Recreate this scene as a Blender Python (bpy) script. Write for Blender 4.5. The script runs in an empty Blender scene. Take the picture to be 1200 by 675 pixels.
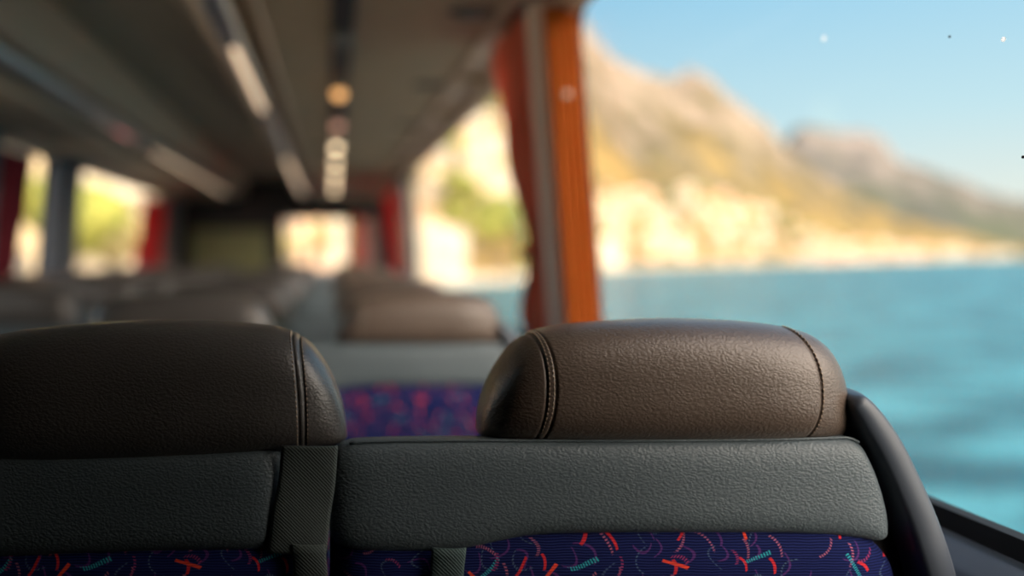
import bpy, bmesh, math, random
from mathutils import Vector, Matrix, noise

# ------------------------------------------------------------------ camera, world, sun, exposure
E = 1.26                                   # eye height above the coach floor (m)
FPX = 1000.0                               # focal length in pixels of the 1200 px wide frame
VX, VY = 388.0, 298.0                      # where the coach's length direction vanishes
FOCUS = 0.755
SC = bpy.context.scene
cam_data = bpy.data.cameras.new('camera')
cam = bpy.data.objects.new('camera', cam_data)
SC.collection.objects.link(cam)
SC.camera = cam
cam.location = (0, 0, E)
cam.rotation_euler = (math.pi/2, 0, 0)
cam_data.sensor_width = 36
cam_data.lens = 36*FPX/1200
cam_data.shift_x = (600-VX)/1200
cam_data.shift_y = -(337.5-VY)/1200
cam_data.clip_start = 0.02
cam_data.clip_end = 30000
cam_data.dof.use_dof = True
cam_data.dof.focus_distance = FOCUS
cam_data.dof.aperture_fstop = 1.25
cam_data.dof.aperture_blades = 0

SC.view_settings.view_transform = 'Standard'
SC.view_settings.look = 'None'
SC.view_settings.gamma = 1
SC.view_settings.use_curve_mapping = False
SC.view_settings.exposure = 0.1
SC.cycles.use_denoising = True
SC.cycles.max_bounces = 10
SC.cycles.diffuse_bounces = 6
SC.cycles.transparent_max_bounces = 16
SC.cycles.sample_clamp_indirect = 6

world = bpy.data.worlds.new('sky')
SC.world = world
world.use_nodes = True
wn, wl = world.node_tree.nodes, world.node_tree.links
wn.clear()
w_out = wn.new('ShaderNodeOutputWorld'); w_bg = wn.new('ShaderNodeBackground')
w_tc = wn.new('ShaderNodeTexCoord'); w_sep = wn.new('ShaderNodeSeparateXYZ')
w_ramp = wn.new('ShaderNodeValToRGB')
wl.new(w_tc.outputs['Generated'], w_sep.inputs[0])
wl.new(w_sep.outputs['Z'], w_ramp.inputs[0])
# broad warm sky glow, added behind the coach to light the seat backs
w_dot = wn.new('ShaderNodeVectorMath'); w_dot.operation = 'DOT_PRODUCT'
w_dot.inputs[1].default_value = Vector((0.40, -0.86, 0.30)).normalized()
wl.new(w_tc.outputs['Generated'], w_dot.inputs[0])
w_mr = wn.new('ShaderNodeMapRange'); w_mr.interpolation_type = 'SMOOTHSTEP'
w_mr.inputs['From Min'].default_value = 0.35; w_mr.inputs['From Max'].default_value = 0.95
wl.new(w_dot.outputs['Value'], w_mr.inputs['Value'])
w_glow = wn.new('ShaderNodeMixRGB'); w_glow.inputs[1].default_value = (0, 0, 0, 1); w_glow.inputs[2].default_value = (8.2, 6.5, 5.2, 1)
w_add = wn.new('ShaderNodeMixRGB'); w_add.blend_type = 'ADD'; w_add.inputs[0].default_value = 1.0
wl.new(w_mr.outputs[0], w_glow.inputs[0]); wl.new(w_ramp.outputs[0], w_add.inputs[1]); wl.new(w_glow.outputs[0], w_add.inputs[2])
wl.new(w_add.outputs[0], w_bg.inputs[0]); wl.new(w_bg.outputs[0], w_out.inputs[0])
w_ramp.color_ramp.elements[0].position = 0.0
w_ramp.color_ramp.elements[0].color = (0.82, 0.82, 0.74, 1)
w_ramp.color_ramp.elements[1].position = 1.0
w_ramp.color_ramp.elements[1].color = (0.12, 0.36, 0.72, 1)
for p_, c_ in ((0.06, (0.80, 0.86, 0.80, 1)), (0.14, (0.58, 0.80, 0.87, 1)), (0.30, (0.31, 0.63, 0.87, 1)), (0.55, (0.20, 0.50, 0.82, 1))):
    e_ = w_ramp.color_ramp.elements.new(p_); e_.color = c_
w_bg.inputs[1].default_value = 1.0

sun_data = bpy.data.lights.new('sun', 'SUN')
sun_data.energy = 2.1; sun_data.angle = math.radians(1.0); sun_data.color = (1.0, 0.82, 0.60)
sun = bpy.data.objects.new('sun', sun_data); SC.collection.objects.link(sun)
SUN_DIR = Vector((-0.05, 1.0, -0.52)).normalized()      # the way its light travels: low, from behind the coach
sun.rotation_euler = SUN_DIR.to_track_quat('-Z', 'Y').to_euler()

# ------------------------------------------------------------------ helpers
def px(x, y, Y):
    """point at distance Y ahead that the photograph shows near (x, y)"""
    return Vector(((x-VX)/FPX*Y, Y, E-(y-VY)/FPX*Y))
def lerp(a, b, t): return a+(b-a)*t
def table(tab, x):
    if x <= tab[0][0]: return tab[0][1]
    for (a, va), (b, vb) in zip(tab, tab[1:]):
        if x <= b:
            return lerp(va, vb, (x-a)/(b-a))
    return tab[-1][1]
def stable(tab, x):
    """monotone-ish smooth table (Catmull-Rom in y)"""
    n = len(tab)
    if x <= tab[0][0]: return tab[0][1]
    if x >= tab[-1][0]: return tab[-1][1]
    for i in range(n-1):
        a, va = tab[i]; b, vb = tab[i+1]
        if x <= b:
            t = (x-a)/(b-a); h = b-a
            def slope(j):
                if j == 0: return (tab[1][1]-tab[0][1])/(tab[1][0]-tab[0][0])
                if j == n-1: return (tab[-1][1]-tab[-2][1])/(tab[-1][0]-tab[-2][0])
                s0 = (tab[j][1]-tab[j-1][1])/(tab[j][0]-tab[j-1][0]); s1 = (tab[j+1][1]-tab[j][1])/(tab[j+1][0]-tab[j][0])
                if s0*s1 <= 0: return 0
                return 2*s0*s1/(s0+s1)
            m0, m1 = slope(i)*h, slope(i+1)*h
            t2, t3 = t*t, t*t*t
            return (2*t3-3*t2+1)*va+(t3-2*t2+t)*m0+(-2*t3+3*t2)*vb+(t3-t2)*m1
def link(o, parent=None):
    SC.collection.objects.link(o)
    if parent is not None: o.parent = parent
    return o
def mesh_obj(name, verts, faces, mats, parent=None, smooth=True, mi=None):
    me = bpy.data.meshes.new(name)
    me.from_pydata([tuple(v) for v in verts], [], faces)
    for m in (mats if isinstance(mats, (list, tuple)) else [mats]): me.materials.append(m)
    if mi: me.polygons.foreach_set('material_index', mi)
    me.polygons.foreach_set('use_smooth', [smooth]*len(me.polygons))
    bm = bmesh.new(); bm.from_mesh(me); bmesh.ops.recalc_face_normals(bm, faces=bm.faces); bm.to_mesh(me); bm.free()
    me.update()
    return link(bpy.data.objects.new(name, me), parent)
def tag(o, label=None, cat=None, group=None, kind=None):
    if label: o['label'] = label
    if cat: o['category'] = cat
    if group: o['group'] = group
    if kind: o['kind'] = kind
    return o
def empty(name, loc, label=None, cat=None, group=None, parent=None, kind=None):
    o = bpy.data.objects.new(name, None); o.empty_display_size = 0.05; o.location = loc
    link(o, parent); return tag(o, label, cat, group, kind)
class MB:
    def __init__(s): s.v = []; s.f = []; s.m = []
    def box(s, x0, x1, y0, y1, z0, z1, mi=0):
        b = len(s.v)
        s.v += [(x, y, z) for x in (x0, x1) for y in (y0, y1) for z in (z0, z1)]
        for q in ((0,1,3,2),(4,6,7,5),(0,4,5,1),(2,3,7,6),(0,2,6,4),(1,5,7,3)):
            s.f.append(tuple(b+i for i in q)); s.m.append(mi)
    def rbox(s, c, half, r=0.01, seg=3, mi=0, rot=None):
        """box with rounded edges"""
        bm = bmesh.new(); bmesh.ops.create_cube(bm, size=2)
        for v in bm.verts: v.co = Vector((v.co.x*half[0], v.co.y*half[1], v.co.z*half[2]))
        bmesh.ops.bevel(bm, geom=bm.edges[:], offset=min(r, min(half)*0.98), segments=seg, affect='EDGES', profile=0.5)
        b = len(s.v); bm.verts.ensure_lookup_table()
        for v in bm.verts:
            p = v.co if rot is None else rot @ v.co
            s.v.append(tuple(Vector(c)+p))
        for f in bm.faces: s.f.append(tuple(b+v.index for v in f.verts)); s.m.append(mi)
        bm.free()
    def prism(s, prof, y0, y1, mi=0, ny=1):
        """profile in XZ extruded along Y (closed, capped)"""
        n = len(prof); b = len(s.v)
        for k in range(ny+1):
            y = lerp(y0, y1, k/ny)
            s.v += [(p[0], y, p[1]) for p in prof]
        for k in range(ny):
            for i in range(n):
                j = (i+1) % n; o = b+k*n
                s.f.append((o+i, o+j, o+n+j, o+n+i)); s.m.append(mi)
        s.f.append(tuple(b+i for i in range(n))); s.m.append(mi)
        s.f.append(tuple(b+ny*n+i for i in reversed(range(n)))); s.m.append(mi)
    def tube(s, pts, r, seg=10, mi=0, cap=True):
        pts = [Vector(p) for p in pts]; b = len(s.v); n = len(pts)
        up0 = Vector((0, 0, 1))
        for k, p in enumerate(pts):
            t = (pts[min(k+1, n-1)]-pts[max(k-1, 0)]).normalized()
            u = up0 if abs(t.dot(up0)) < 0.95 else Vector((1, 0, 0))
            a = t.cross(u).normalized(); c = t.cross(a)
            rr = r[k] if isinstance(r, (list, tuple)) else r
            for i in range(seg):
                th = 2*math.pi*i/seg
                s.v.append(tuple(p+a*math.cos(th)*rr+c*math.sin(th)*rr))
        for k in range(n-1):
            for i in range(seg):
                j = (i+1) % seg
                s.f.append((b+k*seg+i, b+k*seg+j, b+(k+1)*seg+j, b+(k+1)*seg+i)); s.m.append(mi)
        if cap:
            s.f.append(tuple(b+i for i in range(seg))); s.m.append(mi)
            s.f.append(tuple(b+(n-1)*seg+i for i in reversed(range(seg)))); s.m.append(mi)
    def disc(s, c, axis, r, h, seg=20, mi=0):
        c = Vector(c); a = Vector(axis).normalized()
        s.tube([c, c+a*h], r, seg, mi)
    def build(s, name, mats, parent=None, smooth=False):
        return mesh_obj(name, s.v, s.f, mats, parent, smooth, s.m)

# ------------------------------------------------------------------ materials
def mat(name, color, rough=0.6, metal=0.0, spec=0.5):
    m = bpy.data.materials.new(name); m.use_nodes = True
    b = m.node_tree.nodes['Principled BSDF']
    b.inputs['Base Color'].default_value = (*color, 1); b.inputs['Roughness'].default_value = rough
    b.inputs['Metallic'].default_value = metal; b.inputs['Specular IOR Level'].default_value = spec
    return m
def N(m): return m.node_tree.nodes, m.node_tree.links, m.node_tree.nodes['Principled BSDF']
def noise_color(m, c0, c1, scale, detail=4, coord='Object', lo=0.35, hi=0.65):
    n, l, b = N(m)
    tc = n.new('ShaderNodeTexCoord'); nz = n.new('ShaderNodeTexNoise'); rp = n.new('ShaderNodeValToRGB')
    nz.inputs['Scale'].default_value = scale; nz.inputs['Detail'].default_value = detail
    rp.color_ramp.elements[0].color = (*c0, 1); rp.color_ramp.elements[0].position = lo
    rp.color_ramp.elements[1].color = (*c1, 1); rp.color_ramp.elements[1].position = hi
    l.new(tc.outputs[coord], nz.inputs['Vector']); l.new(nz.outputs[0], rp.inputs[0]); l.new(rp.outputs[0], b.inputs['Base Color'])
    return m
def leather(name, color, color2, rough, scale=1.0, strength=0.55):
    m = mat(name, color, rough, spec=0.45); n, l, b = N(m)
    tc = n.new('ShaderNodeTexCoord')
    mp = n.new('ShaderNodeMapping'); mp.inputs['Scale'].default_value = (1.0*scale, 1.0*scale, 1.55*scale)
    mp.inputs['Rotation'].default_value = (0, 0.35, 0)
    wn_ = n.new('ShaderNodeTexNoise'); wn_.inputs['Scale'].default_value = 70; wn_.inputs['Detail'].default_value = 3
    add = n.new('ShaderNodeMixRGB'); add.blend_type = 'LINEAR_LIGHT'; add.inputs[0].default_value = 0.0045
    vo = n.new('ShaderNodeTexVoronoi'); vo.feature = 'SMOOTH_F1'; vo.inputs['Scale'].default_value = 330; vo.inputs['Smoothness'].default_value = 0.6
    fine = n.new('ShaderNodeTexNoise'); fine.inputs['Scale'].default_value = 900; fine.inputs['Detail'].default_value = 2
    big = n.new('ShaderNodeTexNoise'); big.inputs['Scale'].default_value = 9; big.inputs['Detail'].default_value = 4
    l.new(tc.outputs['Object'], mp.inputs[0]); l.new(tc.outputs['Object'], wn_.inputs['Vector'])
    l.new(mp.outputs[0], add.inputs[1]); l.new(wn_.outputs['Color'], add.inputs[2])
    l.new(add.outputs[0], vo.inputs['Vector']); l.new(mp.outputs[0], fine.inputs['Vector']); l.new(tc.outputs['Object'], big.inputs['Vector'])
    mx = n.new('ShaderNodeMath'); mx.operation = 'MULTIPLY_ADD'; mx.inputs[1].default_value = 0.35
    l.new(fine.outputs[0], mx.inputs[0]); l.new(vo.outputs['Distance'], mx.inputs[2])
    bp = n.new('ShaderNodeBump'); bp.inputs['Strength'].default_value = strength; bp.inputs['Distance'].default_value = 0.0011
    bp.invert = True
    l.new(mx.outputs[0], bp.inputs['Height']); l.new(bp.outputs[0], b.inputs['Normal'])
    rp = n.new('ShaderNodeValToRGB'); rp.color_ramp.elements[0].position = 0.3; rp.color_ramp.elements[1].position = 0.7
    rp.color_ramp.elements[0].color = (*color, 1); rp.color_ramp.elements[1].color = (*color2, 1)
    l.new(big.outputs[0], rp.inputs[0]); l.new(rp.outputs[0], b.inputs['Base Color'])
    if rough < 0.42:
        b.inputs['Coat Weight'].default_value = 0.35; b.inputs['Coat Roughness'].default_value = 0.38
    return m
M = {}
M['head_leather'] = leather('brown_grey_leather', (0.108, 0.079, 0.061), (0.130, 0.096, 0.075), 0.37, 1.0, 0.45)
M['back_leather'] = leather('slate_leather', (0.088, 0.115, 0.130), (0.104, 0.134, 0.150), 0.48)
M['head_leather_shaded'] = leather('shaded_headrest_leather', (0.070, 0.064, 0.060), (0.085, 0.077, 0.072), 0.34, 1.0, 0.4)  # headrest leather again, with the aisle side's shade put into its colour
M['back_leather_shaded'] = leather('shaded_slate_leather', (0.065, 0.085, 0.095), (0.078, 0.100, 0.112), 0.48)  # slate leather again, darkened to stand for shade on the aisle seats
M['stitch'] = mat('tan_thread', (0.34, 0.25, 0.18), 0.7)
M['shell'] = mat('dark_grey_plastic', (0.062, 0.076, 0.098), 0.42)
M['black'] = mat('black_plastic', (0.012, 0.012, 0.013), 0.5)
M['gasket'] = mat('black_rubber', (0.008, 0.008, 0.009), 0.7)
M['ledge'] = mat('charcoal_ledge_plastic', (0.08, 0.11, 0.16), 0.3)
M['wall'] = mat('wall_panel_grey', (0.045, 0.045, 0.047), 0.7)
M['ceiling'] = noise_color(mat('ceiling_felt', (0.3, 0.3, 0.25), 0.85), (0.44, 0.42, 0.32), (0.48, 0.46, 0.36), 14)
M['rack'] = noise_color(mat('rack_felt', (0.3, 0.26, 0.2), 0.75), (0.47, 0.37, 0.25), (0.51, 0.40, 0.28), 10)
M['tan'] = mat('tan_plastic', (0.62, 0.48, 0.36), 0.4)
M['steel'] = mat('brushed_rail_metal', (0.85, 0.85, 0.83), 0.32, 0.85)
M['greyplastic'] = mat('grey_plastic', (0.2, 0.2, 0.2), 0.35)
M['pillar'] = mat('pillar_beige', (0.88, 0.70, 0.60), 0.65)
M['pillar_dark'] = mat('pillar_slate', (0.10, 0.12, 0.15), 0.6)
M['floor'] = noise_color(mat('floor_vinyl', (0.1, 0.1, 0.1), 0.6), (0.06, 0.06, 0.065), (0.12, 0.12, 0.12), 60)
M['chrome'] = mat('chrome', (0.7, 0.7, 0.7), 0.15, 1.0)
def emis(name, color, strength):
    m = mat(name, color, 0.4); n, l, b = N(m)
    b.inputs['Emission Color'].default_value = (*color, 1); b.inputs['Emission Strength'].default_value = strength
    return m
M['lamp'] = emis('warm_lamp_lens', (1.0, 0.74, 0.45), 4.0)
M['lamp_amber'] = emis('amber_lamp_lens', (1.0, 0.50, 0.18), 1.5)
M['lamp_dim'] = emis('pinkish_lamp_lens', (1.0, 0.5, 0.35), 0.7)
M['strip'] = emis('warm_strip_diffuser', (1.0, 0.72, 0.48), 1.1)
M['strip_pink'] = emis('pink_strip_diffuser', (1.0, 0.35, 0.32), 0.6)
M['screen'] = mat('screen_glass', (0.22, 0.23, 0.10), 0.5)
def webbing(name, c):
    m = mat(name, c, 0.8); n, l, b = N(m)
    tc = n.new('ShaderNodeTexCoord'); wv = n.new('ShaderNodeTexWave'); wv.wave_type = 'BANDS'; wv.bands_direction = 'DIAGONAL'
    wv.inputs['Scale'].default_value = 190; wv.inputs['Distortion'].default_value = 1.5; wv.inputs['Detail'].default_value = 1; wv.inputs['Detail Scale'].default_value = 3
    bp = n.new('ShaderNodeBump'); bp.inputs['Strength'].default_value = 0.5; bp.inputs['Distance'].default_value = 0.0008
    l.new(tc.outputs['Object'], wv.inputs['Vector']); l.new(wv.outputs['Fac'], bp.inputs['Height']); l.new(bp.outputs[0], b.inputs['Normal'])
    return m
M['web'] = webbing('dark_green_webbing', (0.055, 0.072, 0.068))
M['web2'] = webbing('grey_green_webbing', (0.05, 0.085, 0.085))
def cloth(name, c, trans=0.45):
    m = mat(name, c, 0.85, spec=0.2); n, l, b = N(m)
    out = n['Material Output']; tr = n.new('ShaderNodeBsdfTranslucent'); tr.inputs[0].default_value = (*c, 1)
    mx = n.new('ShaderNodeMixShader'); mx.inputs[0].default_value = trans
    l.new(b.outputs[0], mx.inputs[1]); l.new(tr.outputs[0], mx.inputs[2]); l.new(mx.outputs[0], out.inputs[0])
    return m
M['curtain'] = cloth('orange_red_curtain', (0.98, 0.40, 0.27), 0.6)
M['curtain_orange'] = cloth('burnt_orange_curtain', (0.68, 0.205, 0.035))
M['curtain_red'] = cloth('crimson_curtain', (0.72, 0.09, 0.09), 0.5)
M['curtain_dark'] = cloth('maroon_curtain', (0.22, 0.03, 0.045), 0.3)
M['curtain_pale'] = cloth('pale_pink_curtain', (0.80, 0.56, 0.52), 0.6)
def glass(name):
    m = bpy.data.materials.new(name); m.use_nodes = True; n, l = m.node_tree.nodes, m.node_tree.links
    n.clear(); out = n.new('ShaderNodeOutputMaterial'); t = n.new('ShaderNodeBsdfTransparent'); g = n.new('ShaderNodeBsdfGlossy')
    t.inputs[0].default_value = (0.96, 0.98, 0.98, 1); g.inputs['Roughness'].default_value = 0.02
    ge = n.new('ShaderNodeNewGeometry'); dt = n.new('ShaderNodeVectorMath'); dt.operation = 'DOT_PRODUCT'
    l.new(ge.outputs['Normal'], dt.inputs[0]); l.new(ge.outputs['Incoming'], dt.inputs[1])
    def mth(op, x, y):
        k = n.new('ShaderNodeMath'); k.operation = op
        for i, v in enumerate((x, y)):
            if v is None: continue
            if isinstance(v, (int, float)): k.inputs[i].default_value = v
            else: l.new(v, k.inputs[i])
        return k.outputs[0]
    c = mth('ABSOLUTE', dt.outputs['Value'], None)
    f = mth('MULTIPLY', mth('POWER', mth('SUBTRACT', 1.0, c), 5.0), 0.22)
    fac = mth('ADD', f, 0.015)
    mx = n.new('ShaderNodeMixShader')
    l.new(fac, mx.inputs[0]); l.new(t.outputs[0], mx.inputs[1]); l.new(g.outputs[0], mx.inputs[2]); l.new(mx.outputs[0], out.inputs[0])
    return m
M['glass'] = glass('window_glass')
M['waterspot'] = cloth('dried_water_spot', (0.95, 0.95, 0.95), 0.9)

def fabric_material():
    """navy seat cloth woven with red, salmon, teal and purple dashes"""
    m = mat('navy_confetti_fabric', (0.01, 0.015, 0.09), 0.9, spec=0.15); n, l, b = N(m)
    tc = n.new('ShaderNodeTexCoord')
    sp = n.new('ShaderNodeSeparateXYZ'); l.new(tc.outputs['Object'], sp.inputs[0])
    flat = n.new('ShaderNodeCombineXYZ'); l.new(sp.outputs['X'], flat.inputs['X']); l.new(sp.outputs['Z'], flat.inputs['Y'])
    wob = n.new('ShaderNodeTexNoise'); wob.inputs['Scale'].default_value = 18; wob.inputs['Detail'].default_value = 1
    l.new(flat.outputs[0], wob.inputs['Vector'])
    wadd = n.new('ShaderNodeMixRGB'); wadd.blend_type = 'LINEAR_LIGHT'; wadd.inputs[0].default_value = 0.012
    l.new(flat.outputs[0], wadd.inputs[1]); l.new(wob.outputs['Color'], wadd.inputs[2])
    def math_(op, a, bb=None, c=None):
        k = n.new('ShaderNodeMath'); k.operation = op
        for i, v in enumerate((a, bb, c)):
            if v is None: continue
            if isinstance(v, (int, float)): k.inputs[i].default_value = v
            else: l.new(v, k.inputs[i])
        return k.outputs[0]
    # navy ground, weave ribs
    rib = n.new('ShaderNodeTexWave'); rib.bands_direction = 'Y'; rib.inputs['Scale'].default_value = 130; rib.inputs['Distortion'].default_value = 3.5
    rib.inputs['Detail'].default_value = 2; rib.inputs['Detail Scale'].default_value = 0.35
    l.new(flat.outputs[0], rib.inputs['Vector'])
    ground = n.new('ShaderNodeMixRGB'); ground.inputs[1].default_value = (0.004, 0.006, 0.040, 1); ground.inputs[2].default_value = (0.013, 0.022, 0.125, 1)
    l.new(rib.outputs['Fac'], ground.inputs[0])
    col = ground.outputs[0]
    def layer(col, scale, off, length, width, curve, color, prob, hatch, curl=0.0):
        mp = n.new('ShaderNodeMapping'); mp.inputs['Location'].default_value = (off, off*1.7, 0)
        l.new(wadd.outputs[0], mp.inputs[0])
        vo = n.new('ShaderNodeTexVoronoi'); vo.voronoi_dimensions = '2D'; vo.inputs['Scale'].default_value = scale; vo.inputs['Randomness'].default_value = 0.85
        l.new(mp.outputs[0], vo.inputs['Vector'])
        sub = n.new('ShaderNodeVectorMath'); sub.operation = 'SUBTRACT'
        l.new(mp.outputs[0], sub.inputs[0]); l.new(vo.outputs['Position'], sub.inputs[1])
        cs = n.new('ShaderNodeSeparateXYZ'); l.new(vo.outputs['Color'], cs.inputs[0])
        ang = math_('MULTIPLY_ADD', cs.outputs[0], 2.6, -1.3)
        rot = n.new('ShaderNodeVectorRotate'); rot.rotation_type = 'Z_AXIS'
        l.new(sub.outputs[0], rot.inputs['Vector']); l.new(ang, rot.inputs['Angle'])
        rs = n.new('ShaderNodeSeparateXYZ'); l.new(rot.outputs[0], rs.inputs[0])
        bend = math_('MULTIPLY', math_('MULTIPLY', rs.outputs[1], rs.outputs[1]), curve)
        xx = math_('ABSOLUTE', math_('ADD', rs.outputs[0], bend))
        yy = math_('ABSOLUTE', rs.outputs[1])
        m1 = math_('LESS_THAN', xx, width); m2 = math_('LESS_THAN', yy, length)
        m3 = math_('LESS_THAN', cs.outputs[1], prob)
        k = math_('MULTIPLY', math_('MULTIPLY', m1, m2), m3)
        if hatch:
            hs = math_('GREATER_THAN', math_('SINE', math_('MULTIPLY', rs.outputs[1], 2600)), hatch-1.0)
            k = math_('MULTIPLY', k, hs)
        mx = n.new('ShaderNodeMixRGB'); mx.inputs[2].default_value = (*color, 1)
        l.new(k, mx.inputs[0]); l.new(col, mx.inputs[1])
        return mx.outputs[0]
    col = layer(col, 34, 7.3, 0.011, 0.0011, 75, (0.09, 0.03, 0.16), 0.8, 0)
    col = layer(col, 30, 3.1, 0.012, 0.0009, -80, (0.07, 0.12, 0.20), 0.7, 0.9)
    col = layer(col, 31, 1.7, 0.011, 0.0013, 25, (0.40, 0.12, 0.20), 0.60, 1.0)
    col = layer(col, 25, 5.9, 0.014, 0.0018, 6, (0.03, 0.36, 0.44), 0.40, 0.9)
    col = layer(col, 33, 9.2, 0.008, 0.0013, 30, (0.62, 0.03, 0.045), 0.50, 0)
    col = layer(col, 21, 12.6, 0.012, 0.0015, 4, (0.80, 0.07, 0.04), 0.34, 0)
    col = layer(col, 27, 15.2, 0.008, 0.0016, 50, (0.32, 0.04, 0.14), 0.4, 1.1)
    l.new(col, b.inputs['Base Color'])
    bp = n.new('ShaderNodeBump'); bp.inputs['Strength'].default_value = 0.5; bp.inputs['Distance'].default_value = 0.0008
    l.new(rib.outputs['Fac'], bp.inputs['Height']); l.new(bp.outputs[0], b.inputs['Normal'])
    return m
M['fabric'] = fabric_material()

# outdoors
def terrain_mat(name, low, mid, rock, z0, z1, scale):
    m = mat(name, mid, 0.95, spec=0.1); n, l, b = N(m)
    tc = n.new('ShaderNodeTexCoord'); nz = n.new('ShaderNodeTexNoise'); nz.inputs['Scale'].default_value = scale; nz.inputs['Detail'].default_value = 6
    l.new(tc.outputs['Object'], nz.inputs['Vector'])
    sp = n.new('ShaderNodeSeparateXYZ'); l.new(tc.outputs['Object'], sp.inputs[0])
    mr = n.new('ShaderNodeMapRange'); mr.inputs['From Min'].default_value = z0; mr.inputs['From Max'].default_value = z1
    l.new(sp.outputs['Z'], mr.inputs['Value'])
    ad = n.new('ShaderNodeMath'); ad.operation = 'MULTIPLY_ADD'; ad.inputs[1].default_value = 2.6; l.new(nz.outputs[0], ad.inputs[0])
    sb = n.new('ShaderNodeMath'); sb.operation = 'SUBTRACT'; sb.inputs[1].default_value = 1.30; l.new(mr.outputs[0], sb.inputs[0])
    l.new(sb.outputs[0], ad.inputs[2])
    rp = n.new('ShaderNodeValToRGB'); el = rp.color_ramp.elements
    el[0].position = 0.0; el[0].color = (*low, 1); el[1].position = 1.0; el[1].color = (*rock, 1)
    e = el.new(0.45); e.color = (*mid, 1)
    l.new(ad.outputs[0], rp.inputs[0]); l.new(rp.outputs[0], b.inputs['Base Color'])
    return m
M['hill_near'] = terrain_mat('golden_dry_hillside', (0.30, 0.205, 0.075), (0.105, 0.09, 0.045), (0.30, 0.235, 0.175), 10, 330, 0.011)
M['hill_far'] = terrain_mat('far_grey_green_mountain', (0.085, 0.095, 0.06), (0.10, 0.10, 0.085), (0.23, 0.195, 0.17), 40, 600, 0.004)
M['beach'] = noise_color(mat('pale_beach', (0.6, 0.5, 0.4), 0.9), (0.52, 0.42, 0.30), (0.66, 0.56, 0.42), 0.05)
M['land'] = noise_color(mat('town_ground', (0.5, 0.45, 0.35), 0.9), (0.45, 0.40, 0.28), (0.62, 0.55, 0.40), 0.1)
M['asphalt'] = noise_color(mat('asphalt', (0.15, 0.15, 0.15), 0.9), (0.13, 0.13, 0.13), (0.19, 0.19, 0.18), 3)
M['stone'] = noise_color(mat('quay_stone', (0.5, 0.45, 0.38), 0.9), (0.42, 0.38, 0.32), (0.55, 0.5, 0.42), 1)
M['white_wall'] = mat('white_render', (0.74, 0.66, 0.52), 0.85)
M['cream_wall'] = mat('cream_render', (0.66, 0.52, 0.32), 0.85)
M['peach_wall'] = mat('peach_render', (0.80, 0.55, 0.36), 0.85)
M['roof'] = mat('terracotta_tiles', (0.50, 0.22, 0.11), 0.85)
M['flatroof'] = mat('pale_roof', (0.75, 0.68, 0.56), 0.85)
M['win'] = mat('window_dark', (0.16, 0.15, 0.13), 0.3)
M['bark'] = mat('bark', (0.12, 0.08, 0.05), 0.9)
M['leaf_a'] = noise_color(mat('olive_leaves', (0.2, 0.22, 0.05), 0.8), (0.16, 0.19, 0.035), (0.40, 0.38, 0.07), 0.6)
M['leaf_b'] = noise_color(mat('dark_pine_needles', (0.1, 0.15, 0.05), 0.8), (0.07, 0.11, 0.03), (0.20, 0.23, 0.06), 0.6)
M['leaf_c'] = noise_color(mat('yellow_green_leaves', (0.3, 0.28, 0.08), 0.8), (0.26, 0.23, 0.08), (0.44, 0.36, 0.18), 0.6)
def sea_material():
    m = mat('teal_sea_water', (0.0, 0.2, 0.25), 0.25, spec=0.2); n, l, b = N(m)
    tc = n.new('ShaderNodeTexCoord')
    mp = n.new('ShaderNodeMapping'); mp.inputs['Scale'].default_value = (0.11, 0.20, 1); mp.inputs['Rotation'].default_value = (0, 0, 0.28)
    nz = n.new('ShaderNodeTexNoise'); nz.inputs['Scale'].default_value = 1.0; nz.inputs['Detail'].default_value = 4; nz.inputs['Roughness'].default_value = 0.5
    l.new(tc.outputs['Object'], mp.inputs[0]); l.new(mp.outputs[0], nz.inputs['Vector'])
    rp = n.new('ShaderNodeValToRGB'); rp.color_ramp.elements[0].position = 0.40; rp.color_ramp.elements[1].position = 0.62
    rp.color_ramp.elements[0].color = (0.0, 0.075, 0.11, 1); rp.color_ramp.elements[1].color = (0.06, 0.28, 0.34, 1)
    l.new(nz.outputs[0], rp.inputs[0]); l.new(rp.outputs[0], b.inputs['Base Color'])
    w2 = n.new('ShaderNodeTexNoise'); w2.inputs['Scale'].default_value = 1.3; w2.inputs['Detail'].default_value = 5
    mp2 = n.new('ShaderNodeMapping'); mp2.inputs['Scale'].default_value = (0.7, 1.6, 1)
    l.new(tc.outputs['Object'], mp2.inputs[0]); l.new(mp2.outputs[0], w2.inputs['Vector'])
    bp = n.new('ShaderNodeBump'); bp.inputs['Strength'].default_value = 1.0; bp.inputs['Distance'].default_value = 0.6
    l.new(w2.outputs[0], bp.inputs['Height']); l.new(bp.outputs[0], b.inputs['Normal'])
    return m
M['sea'] = sea_material()

# ------------------------------------------------------------------ the coach body (structure)
Y0, Y1 = -1.1, 9.6                       # rear bulkhead, front bulkhead
def wr(z): return 0.625-0.075*(z-E)      # inner face of the right wall, leaning in towards the roof
def wl_(z): return -1.76+0.075*(z-E)
TOP, SILL = E+0.60, E-0.287
def wall_strip(mb, fn, out, y0, y1, z0, z1, mi=0, inset=0.0, outset=0.05):
    """a leaning slab of wall between two heights; out = +1 right wall, -1 left wall"""
    prof = [(fn(z0)-out*inset, z0), (fn(z0)+out*outset, z0), (fn(z1)+out*outset, z1), (fn(z1)-out*inset, z1)]
    mb.prism(prof, y0, y1, mi)
mb = MB(); mb.box(-1.86, 0.74, Y0-0.1, Y1+0.1, -0.06, 0.0)
tag(mb.build('floor', M['floor']), kind='structure')
mb = MB(); mb.box(-1.86, 0.74, Y0-0.1, Y1+0.1, E+0.90, E+0.97)
mb.prism([(-1.06, E+0.9), (-0.36, E+0.9), (-0.40, E+0.87), (-0.55, E+0.85), (-0.86, E+0.85), (-1.02, E+0.87)], Y0, Y1)
tag(mb.build('ceiling', M['ceiling']), kind='structure')

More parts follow.
